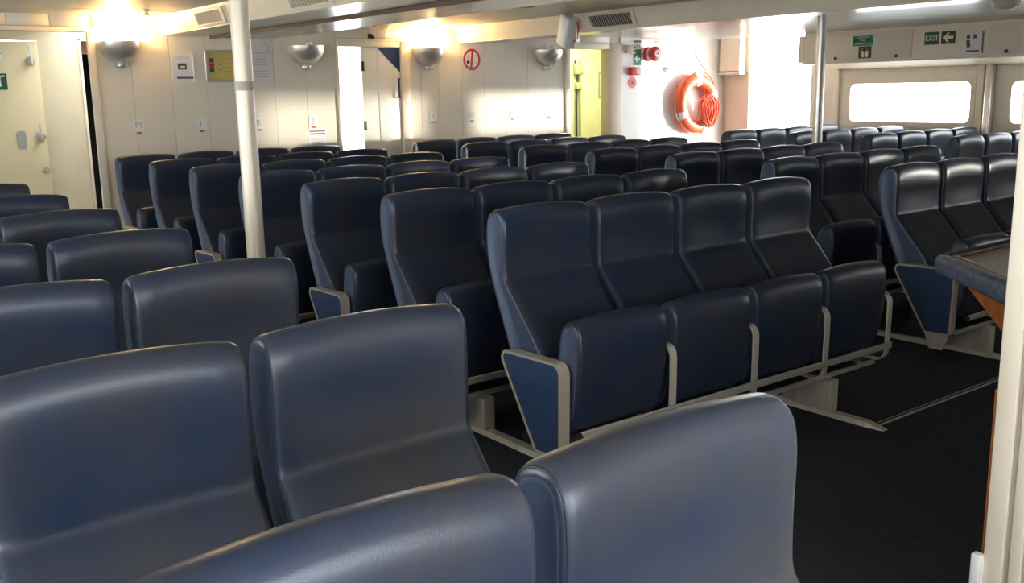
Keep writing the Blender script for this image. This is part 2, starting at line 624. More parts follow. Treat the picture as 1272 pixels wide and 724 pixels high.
# signs on the locker
def sheet_x(name, label, cat, x, y0, y1, z0, z1, m, th=.003, group=None):
    t = thing(name, label, cat, (x, (y0 + y1) / 2, (z0 + z1) / 2), (0, 0, 0), group)
    w, h = abs(y1 - y0), abs(z1 - z0)
    box('sign_plate', (-th, 0, -w / 2, w / 2, -h / 2, h / 2), m, t)
    return t


def sheet_y(name, label, cat, x0, x1, z0, z1, m, th=.003, group=None, y=YB - .008):
    t = thing(name, label, cat, ((x0 + x1) / 2, y, (z0 + z1) / 2), (0, 0, 0), group)
    w, h = abs(x1 - x0), abs(z1 - z0)
    box('sign_plate', (-w / 2, w / 2, -th, 0, -h / 2, h / 2), m, t)
    return t


def arrow_pts(s):
    return [(-s, 0), (-.15 * s, .85 * s), (.25 * s, .85 * s), (-.22 * s, .26 * s), (s, .26 * s), (s, -.26 * s), (-.22 * s, -.26 * s), (.25 * s, -.85 * s), (-.15 * s, -.85 * s)]


XS = LX - .0135
t = sheet_x('life_jacket_notice', 'green notice with white lines of text on the first locker door', 'sign', XS, 3.10, 3.335, 1.862, 1.962, 'green_sign')
text('lettering', 'LIFE JACKETS', .024, 'white', t, (-.004, 0, .034), RS)
box('title_band', (-.0036, -.003, -.112, .112, -.012, .022), 'dgreen', t)
text('lettering', 'INSIDE', .024, 'white', t, (-.005, 0, .004), RS)
text('lettering', 'TAKE FROM LOCKER', .020, 'white', t, (-.004, 0, -.03), RS)
t = sheet_x('life_jacket_sign', 'dark square sign with a pale life jacket symbol on the first locker door', 'sign', XS, 3.115, 3.262, 1.735, 1.856, 'olive_sign')
bm = bmesh.new()
for s in (-1, 1):
    prism(bm, rounded([(s * .006, -.05), (s * .040, -.05), (s * .040, .02), (s * .006, .005)], .004, 2), -.0045, -.003, 'x')
sweep(bm, [(-.004, .03 * math.cos(a), .018 + .03 * math.sin(a)) for a in [PI * i / 8 for i in range(9)]], rect(.001, .018), up=(1, 0, 0))
link('symbol', finish(bm, 'symbol', 'glow_ink'), t)
t = sheet_x('exit_sign', 'green EXIT lettering plate on the locker, left of the arrow plate', 'sign', LX - .0005, 2.385, 2.54, 1.838, 1.958, 'dgreen', .004)
text('lettering', 'EXIT', .072, 'glow_ink', t, (-.005, 0, -.002), RS, sx=.95)
t = sheet_x('arrow_sign', 'dark plate with a pale arrow on the locker, right of the EXIT plate', 'sign', LX - .0005, 2.225, 2.367, 1.838, 1.958, 'olive_sign', .004)
bm = bmesh.new()
prism(bm, [(-p, q) for p, q in arrow_pts(.052)], -.0055, -.004, 'x')
link('arrow', finish(bm, 'arrow', 'glow_ink'), t)
t = thing('sign_clip', 'narrow tan strip between the EXIT and arrow plates', 'strip', (LX, 2.376, 1.90))
box('strip', (-.006, 0, -.009, .009, -.085, .085), 'trim', t)
t = sheet_x('route_leaflet', 'pale printed leaflet in a holder on the locker right of the arrow plate', 'leaflet', LX - .0005, 1.955, 2.12, 1.738, 1.938, 'paper_warm', .012)
box('side_strip', (-.016, 0, -.092, -.082, -.1, .1), 'ink', t)
for (yy, zz) in ((.055, .05), (.055, .0), (.05, -.03), (-.01, .05)):
    box('print_block', (-.0126, -.012, yy - .02, yy + .014, zz - .012, zz + .024), 'photo_dark', t)
box('print_line', (-.0126, -.012, -.06, .065, -.085, -.07), 'ink_blue', t)

# ------------------------------------------------------------------ air vents, speaker, small ceiling fittings
def vent(label, x_top, x_bot, y0, y1, z0, z1, slats, frame_m, slat_m, dark_m):
    """a grille lying on the sloping duct side"""
    L = abs(y1 - y0)
    hgt = math.hypot(x_bot - x_top, z1 - z0)
    ang = math.atan2(x_bot - x_top, z1 - z0)
    t = thing('air_vent', label, 'air vent', ((x_top + x_bot) / 2, (y0 + y1) / 2, (z0 + z1) / 2), (0, -ang, 0), 'air vents on the ceiling ducts')
    box('backing', (-.004, .004, -L / 2 + .03, L / 2 - .03, -hgt / 2 + .01, hgt / 2 - .01), dark_m, t)
    bm = bmesh.new()
    for b in ((-L / 2, L / 2, hgt / 2 - .016, hgt / 2), (-L / 2, L / 2, -hgt / 2, -hgt / 2 + .016),
              (-L / 2, -L / 2 + .04, -hgt / 2 + .016, hgt / 2 - .016), (L / 2 - .04, L / 2, -hgt / 2 + .016, hgt / 2 - .016)):
        box_in(bm, -.014, .002, *b, bev=.002, seg=1)
    link('vent_frame', finish(bm, 'vent_frame', frame_m), t)
    bm = bmesh.new()
    box_in(bm, -.013, -.003, -.003, .003, -hgt / 2 + .014, hgt / 2 - .014)
    me = finish(bm, 'slat', slat_m)
    for k in range(slats):
        link('slat', me, t, (0, -L / 2 + .05 + (L - .1) * k / (slats - 1), 0), (0, 0, .35))
    return t


def duct1x(z):
    return .605 + (2.119 - z) / (2.119 - 1.97) * .055


def duct2x(z):
    return 3.60 + (2.11 - z) / (2.11 - 1.952) * .08


vent('cream air vent on the left duct, just left of the white pole', duct1x(2.094) - .004, duct1x(1.985) - .004, 4.13, 4.70, 1.985, 2.094, 18, 'duct', 'slat_cream', 'slat_cream')
vent('dark slatted air vent on the left duct, right of the white pole', duct1x(2.094) - .004, duct1x(1.985) - .004, 2.48, 3.08, 1.985, 2.094, 20, 'duct', 'slat_cream', 'grille')
vent('dark slatted air vent on the right duct beside the loudspeaker', duct2x(2.092) - .004, duct2x(1.972) - .004, 3.02, 3.60, 1.972, 2.092, 20, 'duct', 'slat', 'grille')

sp_ = thing('loudspeaker', 'white box loudspeaker tilted under the right duct above the green doorway', 'loudspeaker', (3.585, 3.80, 1.965))
bm = bmesh.new()
box_in(bm, -.060, .05, -.075, .075, -.135, .135, bev=.014, seg=3)
link('cabinet', finish(bm, 'cabinet', 'white', True), sp_)
box('grille', (-.064, -.059, -.062, .062, -.12, .12), 'wall_white', sp_, .002)
sp_.rotation_euler = (math.radians(24), math.radians(-4), math.radians(-8))
tube('bracket', [(.02, -.078, .11), (.04, -.09, .06), (.05, -.09, -.03), (.02, -.078, -.07)], .006, 'red', sp_)
box('mount', (.055, .085, -.03, .03, .06, .14), 'dark_metal', sp_)

t = thing('ceiling_fitting', 'flat pale oval fitting on the ceiling between the two ducts', 'ceiling fitting', (2.72, 3.30, 2.105))
lathe('cover', [(0, -.02), (.05, -.018), (.075, -.006), (.08, 0)], 'trim', t, 20)
t = thing('sprinkler_head', 'tiny sprinkler head on the ceiling beside the lit left lamp', 'sprinkler', (.325, 4.9, 2.115))
lathe('body', [(0, -.03), (.012, -.03), (.012, -.012), (.03, -.008), (.03, 0)], 'silver', t, 12)
tube('deflector', [(-.02, 0, -.035), (.02, 0, -.035)], .006, 'dark_metal', t)
t = thing('dome_light', 'round cream dome fitting on the ceiling at top right', 'ceiling light', (5.12, .76, 2.046))
lathe('dome', [(0, -.075), (.05, -.07), (.09, -.045), (.1, -.01), (.1, 0)], 'duct', t, 24)
lathe('rim', [(.1, -.012), (.115, -.01), (.115, 0)], 'trim', t, 24)

# ------------------------------------------------------------------ poles
def pole(label, x, y, top, r, m, bands):
    t = thing('support_pole', label, 'pole', (x, y, 0))
    lathe('shaft', [(0, 0), (r, 0), (r, top), (0, top)], m, t, 28)
    lathe('base_flange', [(0, .012), (r + .04, .012), (r + .045, 0)], m, t, 28)
    for z0, z1, mm in bands:
        lathe('tape_band', [(r + .001, z0), (r + .0025, z0), (r + .0025, z1), (r + .001, z1)], mm, t, 28)
    return t


pole('thick cream painted pole standing in the left aisle', -.5, 1.14, 2.112, .039, 'pole', [(1.482, 1.52, 'tape')])
pole('slim steel pole standing in the right aisle before the bright side door', 5.0, 2.22, 2.04, .041, 'pole_steel', [(1.46, 1.47, 'trim')])

# ------------------------------------------------------------------ wall lamps
def wall_lamp(label, x, z, lit):
    t = thing('wall_lamp', label, 'wall lamp', (x, YB - .008, z), (0, 0, 0), 'bowl wall lamps on the far wall')
    R_ = .178
    n = 8
    prof = [(R_ * math.cos(1.32 * i / n), -.178 * math.sin(1.32 * i / n)) for i in range(n + 1)]
    prof += [(.052, -.192), (.045, -.208), (.025, -.216), (0, -.217)]
    inner = [(max(p[0] - .006, 0), min(p[1] + .006, 0)) for p in prof]
    lathe('bowl', prof + inner[::-1], 'lamp_metal', t, 26, (0, 0, 0), (0, 0, 0), PI, 2 * PI)
    box('back_plate', (-.16, .16, -.004, 0, -.03, .01), 'lamp_metal', t)
    for k in range(3):
        pth = []
        for i in range(6):
            f_ = i / 5
            pth.append((.020 * (k - 1) + .022 * (.5 - f_), -.092 + .042 * f_, -.158 - .050 * f_))
        tube('rib', pth, .0038, 'silver', t, False, 6)
    lathe('bulb', [(0, .045), (.03, .035), (.042, 0), (.03, -.03), (0, -.045)], 'bulb' if lit else 'bulb_off', t, 14, (0, -.08, .0))
    if lit:
        ld = bpy.data.lights.new('lamp_light', 'POINT')
        ld.energy = 6
        ld.color = (1.0, .72, .34)
        ld.shadow_soft_size = .04
        lo = bpy.data.objects.new('lamp_light', ld)
        COL.objects.link(lo)
        lo.parent = t
        lo.location = (0, -.085, .06)
    return t


LZ = 1.915
wall_lamp('lit bowl wall lamp nearest the left opening', .31, LZ, True)
wall_lamp('unlit bowl wall lamp left of the white door', 1.953, LZ - .015, False)
wall_lamp('lit bowl wall lamp right of the white door', 3.28, LZ - .02, True)
wall_lamp('unlit bowl wall lamp beside the green doorway', 4.82, LZ - .02, False)

# ------------------------------------------------------------------ row letter plates and notices on the far wall
for ch, x, z in (('M', .400, 1.234), ('L', .937, 1.229), ('K', 1.458, 1.220), ('J', 1.994, 1.226),
                 ('I', 3.322, 1.227), ('H', 3.800, 1.225), ('G', 4.334, 1.228), ('F', 4.838, 1.236)):
    t = sheet_y('row_letter_plate', 'small white wall plate with the letter ' + ch + ' above a dark mark', 'plate', x - .042, x + .042, z - .052, z + .052, 'white', .004, 'row letter plates on the far wall')
    text('lettering', ch, .078, 'ink_light', t, (0, -.005, .004), RX)
    box('mark', (-.018, .022, -.005, -.0005, -.066, -.052), 'red_sign' if x < 2.5 else 'ink', t)

t = sheet_y('printed_leaflet', 'white leaflet with a small photo in a holder left of the framed board', 'leaflet', .722, .898, 1.596, 1.82, 'paper', .006)
box('holder_edge', (.088, .1, -.012, 0, -.115, .112), 'white', t)
box('holder_base', (-.088, .1, -.012, 0, -.122, -.112), 'white', t)
box('picture', (-.04, .035, -.0068, -.006, -.018, .034), 'photo_dark', t)
box('picture_centre', (-.02, .02, -.0072, -.0068, -.008, .012), 'white', t)
box('footer_band', (-.055, .086, -.0068, -.006, -.094, -.078), 'ink_blue', t)
for k in range(3):
    box('text_line', (-.06, .06, -.0065, -.006, .062 + .014 * k, .066 + .014 * k), 'ink_light', t)
t = sheet_y('framed_board', 'silver framed yellow information board partly behind the white pole', 'notice board', 1.005, 1.40, 1.585, 1.855, 'yellow_print', .008)
bm = bmesh.new()
for b in ((-.1975, .1975, .115, .135), (-.1975, .1975, -.135, -.112), (-.1975, -.172, -.112, .115), (.172, .1975, -.112, .115)):
    box_in(bm, b[0], b[1], -.02, 0, b[2], b[3], bev=.003, seg=1)
link('frame', finish(bm, 'frame', 'silver'), t)
for k, mm in enumerate(('photo_dark', 'red_sign', 'photo_dark')):
    box('picture', (-.158, -.118, -.0088, -.008, .030 - .042 * k, .066 - .042 * k), mm, t)
for k in range(4):
    box('print_line', (-.04 + .0, .13, -.0088, -.008, .05 - .034 * k, .056 - .034 * k), 'ink', t)
for k in range(3):
    box('print_dot', (-.075, -.065, -.0088, -.008, .05 - .045 * k, .06 - .045 * k), 'red_sign', t)
t = sheet_y('typed_sheet', 'white typed sheet taped right of the framed board behind the pole', 'notice', 1.42, 1.607, 1.57, 1.89, 'paper_warm', .002)
for k in range(9):
    box('text_line', (-.075 + .01 * (k % 3), .07 - .012 * (k % 2), -.0026, -.002, .10 - .026 * k, .106 - .026 * k), 'ink_light', t)
tube('clip', [(.04, -.003, .165), (.05, -.006, .195), (.072, -.006, .195), (.078, -.003, .10)], .003, 'silver', t)
t = sheet_y('small_notice', 'small white notice below the letter J plate', 'notice', 1.935, 2.125, .985, 1.145, 'paper', .002)
for k, (w_, h_) in enumerate(((.08, .010), (.078, .010), (.0, 0), (.055, .004), (.06, .006), (.05, .012))):
    if w_:
        box('text_line', (-w_, w_, -.0026, -.002, .058 - .024 * k, .058 - .024 * k + h_), 'ink_blue' if k < 2 else 'ink_light', t)

t = sheet_y('no_smoking_sign', 'round red and white no smoking sign right of the second lit lamp', 'sign', 3.72, 3.722, 1.78, 1.782, 'white', .001)
t.location = (3.815, YB - .008, 1.79)
for c in list(t.children):
    bpy.data.objects.remove(c, do_unlink=True)
lathe('disc', [(0, .003), (.108, .003), (.108, 0)], 'white', t, 32, (0, 0, 0), RX)
lathe('red_ring', [(.084, .003), (.084, .005), (.108, .005), (.108, .003)], 'red_sign', t, 32, (0, 0, 0), RX)
prism_obj('red_bar', [(-.020, -.09), (.002, -.09), (.022, .09), (.000, .09)], -.005, -.003, 'red_sign', t, 'y')
box('cigarette', (-.062, -.028, -.0045, -.003, -.042, -.012), 'black', t)
box('cigarette_paper', (-.028, .06, -.004, -.003, -.036, -.030), 'ink_light', t)
tube('smoke', [(-.045, -.004, .0), (-.035, -.004, .02), (-.045, -.004, .04)], .003, 'ink', t)

# fire and exit fittings on the white wall
t = thing('junction_box', 'small beige box with two dark buttons beside the green exit sign', 'box', (6.055, YB - .008, 1.914))
box('case', (-.065, .065, -.05, 0, -.045, .045), 'beige', t, .006)
for k in (-1, 1):
    lathe('button', [(0, .006), (.012, .005), (.014, 0)], 'dark_metal', t, 12, (.045, -.05, .02 * k), RX)
t = sheet_y('evacuation_sign', 'pale green EXIT sign plate above the green arrow sign', 'sign', 6.132, 6.252, 1.895, 2.02, 'white', .004)
box('dark_band', (-.06, .06, -.0052, -.004, .035, .0625), 'ink', t)
box('dark_band', (-.06, .06, -.0052, -.004, -.0625, -.04), 'ink', t)
text('lettering', 'EXIT', .044, 'ink', t, (0, -.006, -.003), RX)
t = sheet_y('exit_arrow_sign', 'green sign with a white left arrow above the red call point', 'sign', 6.132, 6.252, 1.735, 1.885, 'green_sign', .004)
bm = bmesh.new()
prism(bm, arrow_pts(.046), -.0055, -.004, 'y')
link('arrow', finish(bm, 'arrow', 'white'), t)
t = thing('fire_call_point', 'red box fire call point below the green arrow sign', 'call point', (6.12, YB - .008, 1.667))
box('case', (-.075, .075, -.06, 0, -.045, .045), 'red', t, .006)
box('glass_face', (.01, .065, -.062, -.06, -.028, .028), 'beige', t, .0)
t = thing('fire_disc', 'flat red disc sign with a dark centre below the call point', 'sign', (6.112, YB - .008, 1.538))
lathe('disc', [(0, .004), (.066, .004), (.066, 0)], 'rose', t, 28, (0, 0, 0), RX)
lathe('centre', [(0, .006), (.018, .006), (.018, .004)], 'photo_dark', t, 16, (0, 0, 0), RX)
t = thing('alarm_sounder', 'red alarm sounder with white nose on the white wall', 'alarm', (6.37, YB - .008, 1.865))
lathe('base', [(0, .03), (.075, .03), (.085, .02), (.085, 0)], 'red', t, 24, (0, 0, 0), RX)
lathe('body', [(.068, .03), (.068, .085), (.05, .085)], 'beige', t, 24, (0, 0, 0), RX)
lathe('horn', [(.05, .085), (.086, .09), (.088, .13), (.06, .15), (.0, .152)], 'red', t, 24, (0, 0, 0), RX)
lathe('nose', [(.045, .151), (.04, .16), (0, .163)], 'white', t, 20, (0, 0, 0), RX)
lathe('nose_centre', [(.01, .163), (.008, .168), (0, .169)], 'dark_metal', t, 10, (0, 0, 0), RX)
t = sheet_y('red_label', 'tiny red label above the alarm sounder', 'label', 6.475, 6.535, 1.992, 2.02, 'red_sign', .002)
box('label_edge', (-.03, .03, -.0026, -.002, -.014, -.011), 'rose', t)
t = thing('call_bell', 'small white round bell below the alarm sounder', 'bell', (6.675, YB - .008, 1.69))
lathe('bell_cup', [(0, .028), (.03, .022), (.04, .006), (.04, 0)], 'white', t, 18, (0, 0, 0), RX)
lathe('push', [(0, .034), (.01, .033), (.012, .026)], 'dark_metal', t, 10, (0, 0, 0), RX)

# ------------------------------------------------------------------ lifebuoy with rope
lb = thing('lifebuoy', 'orange lifebuoy with pale bands hanging on the white wall', 'lifebuoy', (7.13, YB - .10, 1.275))
RM, RN = .285, .078


def torus_arc(name, a0, a1, rM, rN, m, parent, n=28, k=14, flat=1.0):
    bm = bmesh.new()
    path = [(rM * math.cos(a0 + (a1 - a0) * i / n), 0, rM * math.sin(a0 + (a1 - a0) * i / n)) for i in range(n + 1)]
    rings = []
    for i in range(n + 1):
        a = a0 + (a1 - a0) * i / n
        rings.append([bm.verts.new(((rM + rN * math.cos(b)) * math.cos(a), rN * flat * math.sin(b), (rM + rN * math.cos(b)) * math.sin(a)))
                      for b in [2 * PI * j / k for j in range(k)]])
    full = abs(a1 - a0 - 2 * PI) < 1e-5
    for i in range(n):
        A, B = rings[i], rings[i + 1]
        for j in range(k):
            bm.faces.new((A[j], A[(j + 1) % k], B[(j + 1) % k], B[j]))
    if full:
        bmesh.ops.remove_doubles(bm, verts=bm.verts, dist=1e-5)
    return link(name, finish(bm, name, m, True, 70), parent)


torus_arc('ring', 0, 2 * PI, RM, RN, 'orange', lb, 56, 16, .9)
for a in (20, 92, 205, 290):
    torus_arc('reflective_band', math.radians(a - 8), math.radians(a + 8), RM, RN + .003, 'band', lb, 6, 16, .9)
gl = []
for i in range(64):
    a = 2 * PI * i / 64
    sag = .022 * math.sin(2 * (a - math.radians(20))) ** 2
    gl.append(((RM + RN + .006 + sag) * math.cos(a), -.01, (RM + RN + .006 + sag) * math.sin(a)))
tube('grab_line', gl, .006, 'rope', lb, True, 6)
t = thing('rope_coil', 'bundle of orange rope hung inside the lifebuoy', 'rope', (7.185, YB - .19, 1.235))
rng = random.Random(3)
for k in range(11):
    w_, h_ = .06 + .06 * rng.random(), .14 + .06 * rng.random()
    cx, ph = .05 * (rng.random() - .3) + .012 * k - .03, rng.random() * .3
    yo = -.012 * (k % 4)
    pth = [(cx + w_ * math.sin(2 * PI * i / 20) + .05 * (h_ * math.cos(2 * PI * i / 20)), yo - .01 * math.sin(4 * PI * i / 20 + ph), -.05 + h_ * math.cos(2 * PI * i / 20 + ph)) for i in range(20)]
    tube('rope_loop', pth, .0095, 'rope', t, True, 6)
for k in range(7):
    x0 = -.09 + .03 * k
    pth = [(x0 + .02 * math.sin(i * 1.3 + k), -.05 - .008 * math.sin(i + k), .14 - .035 * i - .01 * k) for i in range(5)]
    tube('rope_tail', pth, .005, 'rope', t, False, 6)
t = thing('tangled_cord', 'thin dark cord running from the ceiling edge down to the lifebuoy', 'cord', (7.02, YB - .06, 2.02))
tube('cord', [(0, 0, .03), (.05, -.03, -.12), (.12, -.08, -.27), (.175, -.12, -.355)], .005, 'rope_dark', t, False, 6)

# ------------------------------------------------------------------ left opening: inner lobby with weathertight door
il = struct(link('wall_lobby', None))
YI = 6.6
wall_y('lining', YI, YI + .06, [(-4.3, -.098, 1.965, TOP), (-.098, .24, 0, TOP), (-4.3, -1.05, 0, TOP)], 'inner', il)
box('frame_strip', (.24, .262, YI - .02, YI + .08, 0, 1.985), 'trim', il, .003)
box('frame_strip', (.24, .9, YI - .02, YI + .08, 1.965, 1.995), 'trim', il, .003)
box('lining', (.24, 1.0, YI, YI + .06, 1.99, TOP), 'inner', il)
box('lining', (-4.3, -4.24, YB, YI + .1, 0, TOP), 'inner', il)
box('lobby_ceiling', (-4.3, .12, YB + .07, YI + .06, 2.15, 2.2), 'ceil', il)
box('lining', (.262, 1.0, YI + 1.6, YI + 1.65, 0, TOP), 'black', il)  # black surfaces stand in for the darkness of the passage beyond
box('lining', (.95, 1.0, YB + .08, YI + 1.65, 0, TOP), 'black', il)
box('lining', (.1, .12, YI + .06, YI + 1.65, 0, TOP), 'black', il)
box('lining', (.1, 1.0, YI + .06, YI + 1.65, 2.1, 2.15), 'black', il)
box('overhead_beam', (.262, .95, YI + .12, YI + .2, 1.86, 2.0), 'wood', il)
d3 = struct(box('door_3', (-1.05, -.1, YI - .035, YI + .02, .05, 1.955), 'inner_door', None, .012, 3))
for x, z in ((-.169, 1.79), (-.15, 1.15)):
    h = lathe('handle_boss', [(0, .05), (.02, .048), (.038, .02), (.042, 0)], 'silver', d3, 16, (x, YI - .035, z), RX)
    tube('handle_lever', [(x + .01, YI - .08, z - .05), (x, YI - .085, z), (x - .012, YI - .07, z + .13)], .006, 'silver', d3, False, 6)
lathe('lock', [(0, .02), (.025, .018), (.032, 0)], 'silver', d3, 16, (-.135, YI - .035, .852), RX)
bm = bmesh.new()
prism(bm, rounded([(-.345, 1.04), (-.27, 1.04), (-.27, 1.20), (-.345, 1.20)], .03, 4), YI - .041, YI - .035, 'y')
link('finger_plate', finish(bm, 'finger_plate', 'silver'), d3)
t = sheet_y('door_exit_sign', 'green EXIT sign on the inner door at far left', 'sign', -.68, -.372, 1.55, 1.685, 'dgreen', .004, None, YI - .035)
text('lettering', 'EXIT', .135, 'white', t, (0, -.005, 0), RX)
t = sheet_y('door_label', 'small white label with dark lettering above the exit sign', 'label', -.56, -.38, 1.80, 1.875, 'white', .002, None, YI - .035)
text('lettering', 'EMERGENCY', .034, 'dgreen', t, (-.0, -.003, .014), RX, sx=.85)
text('lettering', 'ESCAPE', .034, 'dgreen', t, (-.0, -.003, -.018), RX, sx=.9)

# ------------------------------------------------------------------ middle door: bright outside, cream leaf
fr = struct(link('trim_5', None))
box('door_jamb', (D1[0] - .012, D1[0] + .012, YB - .03, YB + .10, 0, D1[2]), 'trim', fr, .003)
box('door_header', (D1[0] + .0125, D1[1] - .0855, YB - .026, YB + .098, D1[2] - .055, D1[2]), 'trim', fr, .003)
box('door_jamb', (D1[1] - .085, D1[1] + .012, YB - .03, YB + .10, 0, D1[2]), 'trim', fr, .003)
box('door_head', (D1[0] - .012, D1[1] + .012, YB - .028, YB + .098, D1[2] + .0005, D1[2] + .02), 'trim', fr, .003)
d1 = struct(box('door_1', (2.535, D1[1] - .085, YB + .0, YB + .045, .02, D1[2] - .055), 'door_white', None, .004))
box('leaf_panel', (2.71, 2.955, YB - .006, YB + .0, .05, 1.895), 'door_white', d1, .002)
bm = bmesh.new()
prism(bm, [(2.712, 1.893), (2.953, 1.893), (2.953, 1.665)], YB - .010, YB - .006, 'y')
link('triangle_window', finish(bm, 'triangle_window', 'blue_tri'), d1)
for z in (1.72, 1.16):
    box('hinge', (2.525, 2.555, YB - .02, YB + .0, z - .045, z + .045), 'dark_metal', d1, .003)
tube('door_pull', [(2.945, YB - .006, 1.60), (2.918, YB - .04, 1.60), (2.918, YB - .04, 1.42), (2.945, YB - .006, 1.42)], .009, 'dark_metal', d1)
dc = thing('door_closer', 'cream door closer arm above the white door', 'door closer', (2.66, YB - .03, 2.01))
prism_obj('closer_arm', [(-.075, .06), (-.055, .085), (-.03, .075), (.03, .02), (.12, -.01), (.11, -.03), (.0, -.022), (-.045, .02)], -.04, -.01, 'trim', dc, 'y', .004)
box('closer_bracket', (-.045, .02, -.03, .02, .07, .10), 'wood', dc, .004)
box('closer_foot', (-.06, .0, -.02, .0, -.035, .01), 'dark_metal', dc)
t = thing('slanted_rod', 'thin white slanted rod between door head and ceiling', 'rod', (2.81, YB - .02, 2.05))
tube('rod', [(-.04, 0, -.07), (.035, 0, .055)], .009, 'white', t)
# outer side of that door: deck house passage open to the sky
ps = struct(box('trim_6', (1.2, 1.26, YB + .1, 8.9, 0, 2.3), 'white'))

# ------------------------------------------------------------------ green lobby
gr = struct(link('wall_green_lobby', None))
YG = 6.9
box('lining', (5.0, 7.6, YG, YG + .05, 0, TOP), 'green_wall', gr)
box('lining', (7.55, 7.6, YB + .08, YG, 0, TOP), 'green_wall', gr)
box('lining', (4.98, 5.03, YB + .08, YG + .05, 0, TOP), 'green_wall', gr)
box('lobby_ceiling', (4.98, 7.6, YB + .08, YG + .05, 2.25, 2.3), 'green_wall', gr)
jb = struct(link('trim_7', None))
box('door_jamb', (D2[0] - .012, D2[0] + .055, YB - .03, YB + .16, 0, D2[2]), 'trim', jb, .003)
box('door_jamb', (D2[1] - .008, D2[1] + .185, YB - .03, YB + .12, 0, 1.975), 'beige', jb, .003)
box('door_head', (D2[0] + .0555, D2[1] - .0085, YB - .028, YB + .118, D2[2] - .03, D2[2] + .03), 'trim', jb, .003)
box('edge_gasket', (D2[0] + .055, D2[0] + .08, YB + .0, YB + .16, 0, D2[2] - .03), 'black', jb)
t = thing('wall_notice', 'greyish framed notice on the pale green wall inside the doorway', 'notice', (6.86, YG, 1.525))
box('board', (-.085, .10, -.012, 0, -.175, .175), 'notice', t)
box('sheet', (-.065, .085, -.014, -.012, -.14, .14), 'paper_warm', t)
t = thing('pipe_run', 'grey pipes and valve boxes on the green wall inside the doorway', 'pipes', (6.4, YG, 0))
for k in range(2):
    tube('pipe', [(-.045 + .06 * k, -.04, .0), (-.045 + .06 * k, -.04, 1.45 + .0 * k), (-.03 + .05 * k, -.05, 1.56), (-.06 + .08 * k, -.04, 1.85)], .013, 'dark_metal' if k == 0 else 'notice', t)
box('valve_box', (-.07, .055, -.07, 0, 1.66, 1.80), 'notice', t, .006)
box('valve_box', (-.05, .03, -.07, 0, 1.47, 1.56), 'notice', t, .006)
t = thing('lobby_light', 'fluorescent tube light fitted to the green lobby ceiling', 'ceiling light', (6.1, 6.3, 2.25))
box('housing', (-.35, .35, -.06, .06, -.03, 0), 'white', t)
tube('tube', [(-.32, 0, -.05), (.32, 0, -.05)], .016, 'tube', t)
ld = bpy.data.lights.new('lobby_glow', 'AREA')
ld.shape = 'RECTANGLE'
ld.size, ld.size_y = .6, .1
ld.energy = 9
ld.color = (1, 1, .70)
lo = bpy.data.objects.new('lobby_glow', ld)
COL.objects.link(lo)
lo.location = (6.1, 6.3, 2.17)

# ------------------------------------------------------------------ seats
BACK = [(.045, .000), (.020, -.022), (.010, -.070), (.011, -.150), (.011, -.215), (.009, -.245), (.002, -.262), (-.018, -.283), (-.052, -.322), (-.110, -.390), (-.165, -.455),
        (-.205, -.525), (-.215, -.600), (-.195, -.690), (-.165, -.745), (-.125, -.755), (-.095, -.725), (-.062, -.655), (-.028, -.575), (.012, -.485),
        (.050, -.397), (.088, -.308), (.119, -.218), (.132, -.130), (.128, -.060), (.112, -.018), (.080, .000)]
PAN = [(-.296, -.440), (-.308, -.390), (-.336, -.360), (-.372, -.354), (-.402, -.376), (-.414, -.430), (-.413, -.520), (-.404, -.610),
       (-.388, -.690), (-.366, -.750), (-.332, -.772), (-.292, -.762), (-.268, -.700), (-.270, -.600), (-.283, -.520)]


def loft(profile, n, r, front_fn, flat_cap=.007):
    prof = spline(profile, n)
    st = [(0, r), (r * .12, r * .52), (r * .4, r * .2), (r, 0)]
    xs = [(a, d) for a, d in st] + [(W * k / 8, 0) for k in range(1, 8)] + [(W - a, d) for a, d in st[::-1]]
    bm = bmesh.new()
    rings = []
    for x, d in xs:
        pr = inset2(prof, d) if d else prof
        q = 2 * x / W - 1
        rings.append([bm.verts.new((x, *front_fn(p, q))) for p in pr])
    k = len(prof)
    for A, B in zip(rings[:-1], rings[1:]):
        for j in range(k):
            bm.faces.new((A[j], A[(j + 1) % k], B[(j + 1) % k], B[j]))
    for s, x in ((0, flat_cap), (-1, W - flat_cap)):
        q = 2 * x / W - 1
        a = [bm.verts.new((x * .25 if s == 0 else W - flat_cap * .25, *front_fn(p, q))) for p in inset2(prof, r + .008)]
        b = [bm.verts.new((x, *front_fn(p, q))) for p in inset2(prof, r + .016)]
        for A, B in ((rings[s], a), (a, b)):
            for j in range(k):
                f = bm.faces.new((A[j], A[(j + 1) % k], B[(j + 1) % k], B[j]))
                f.material_index = 1
        f = bm.faces.new(b)
        f.material_index = 1
    return bm, prof


def back_fn(p, q):
    y, z = p
    zz = z + .014 * (1 - q * q) * max(0., min(1., (z + .12) / .12))
    front = max(0., min(1., (.06 - y) / .04)) if z > -.3 else 1.
    if z < -.3 and y > -.02 - (-.3 - z) * .55:
        front = 0.
    bow = math.exp(-((z + .15) / .10) ** 2) * .013 + math.exp(-((z + .43) / .14) ** 2) * .012
    dim = math.exp(-((z + .260) / .020) ** 2) * .003 * (1 - q * q)
    yy = y + front * (bow * (1 - q * q) + dim)
    return (yy, zz + H)


def pan_fn(p, q):
    y, z = p
    zz = z + .012 * (1 - q * q) * max(0., min(1., (z + .48) / .10))
    return (y, zz + H)


def piping_mesh(prof, fn, name, r):
    out = []
    for x in (.0055, W - .0055):
        bm = bmesh.new()
        q = 2 * x / W - 1
        pth = [(x, *fn(p, q)) for p in inset2(prof, r * .42)]
        sweep(bm, pth, circ(.0028, 5), True)
        out.append(finish(bm, name, 'piping', True, 80))
    return out


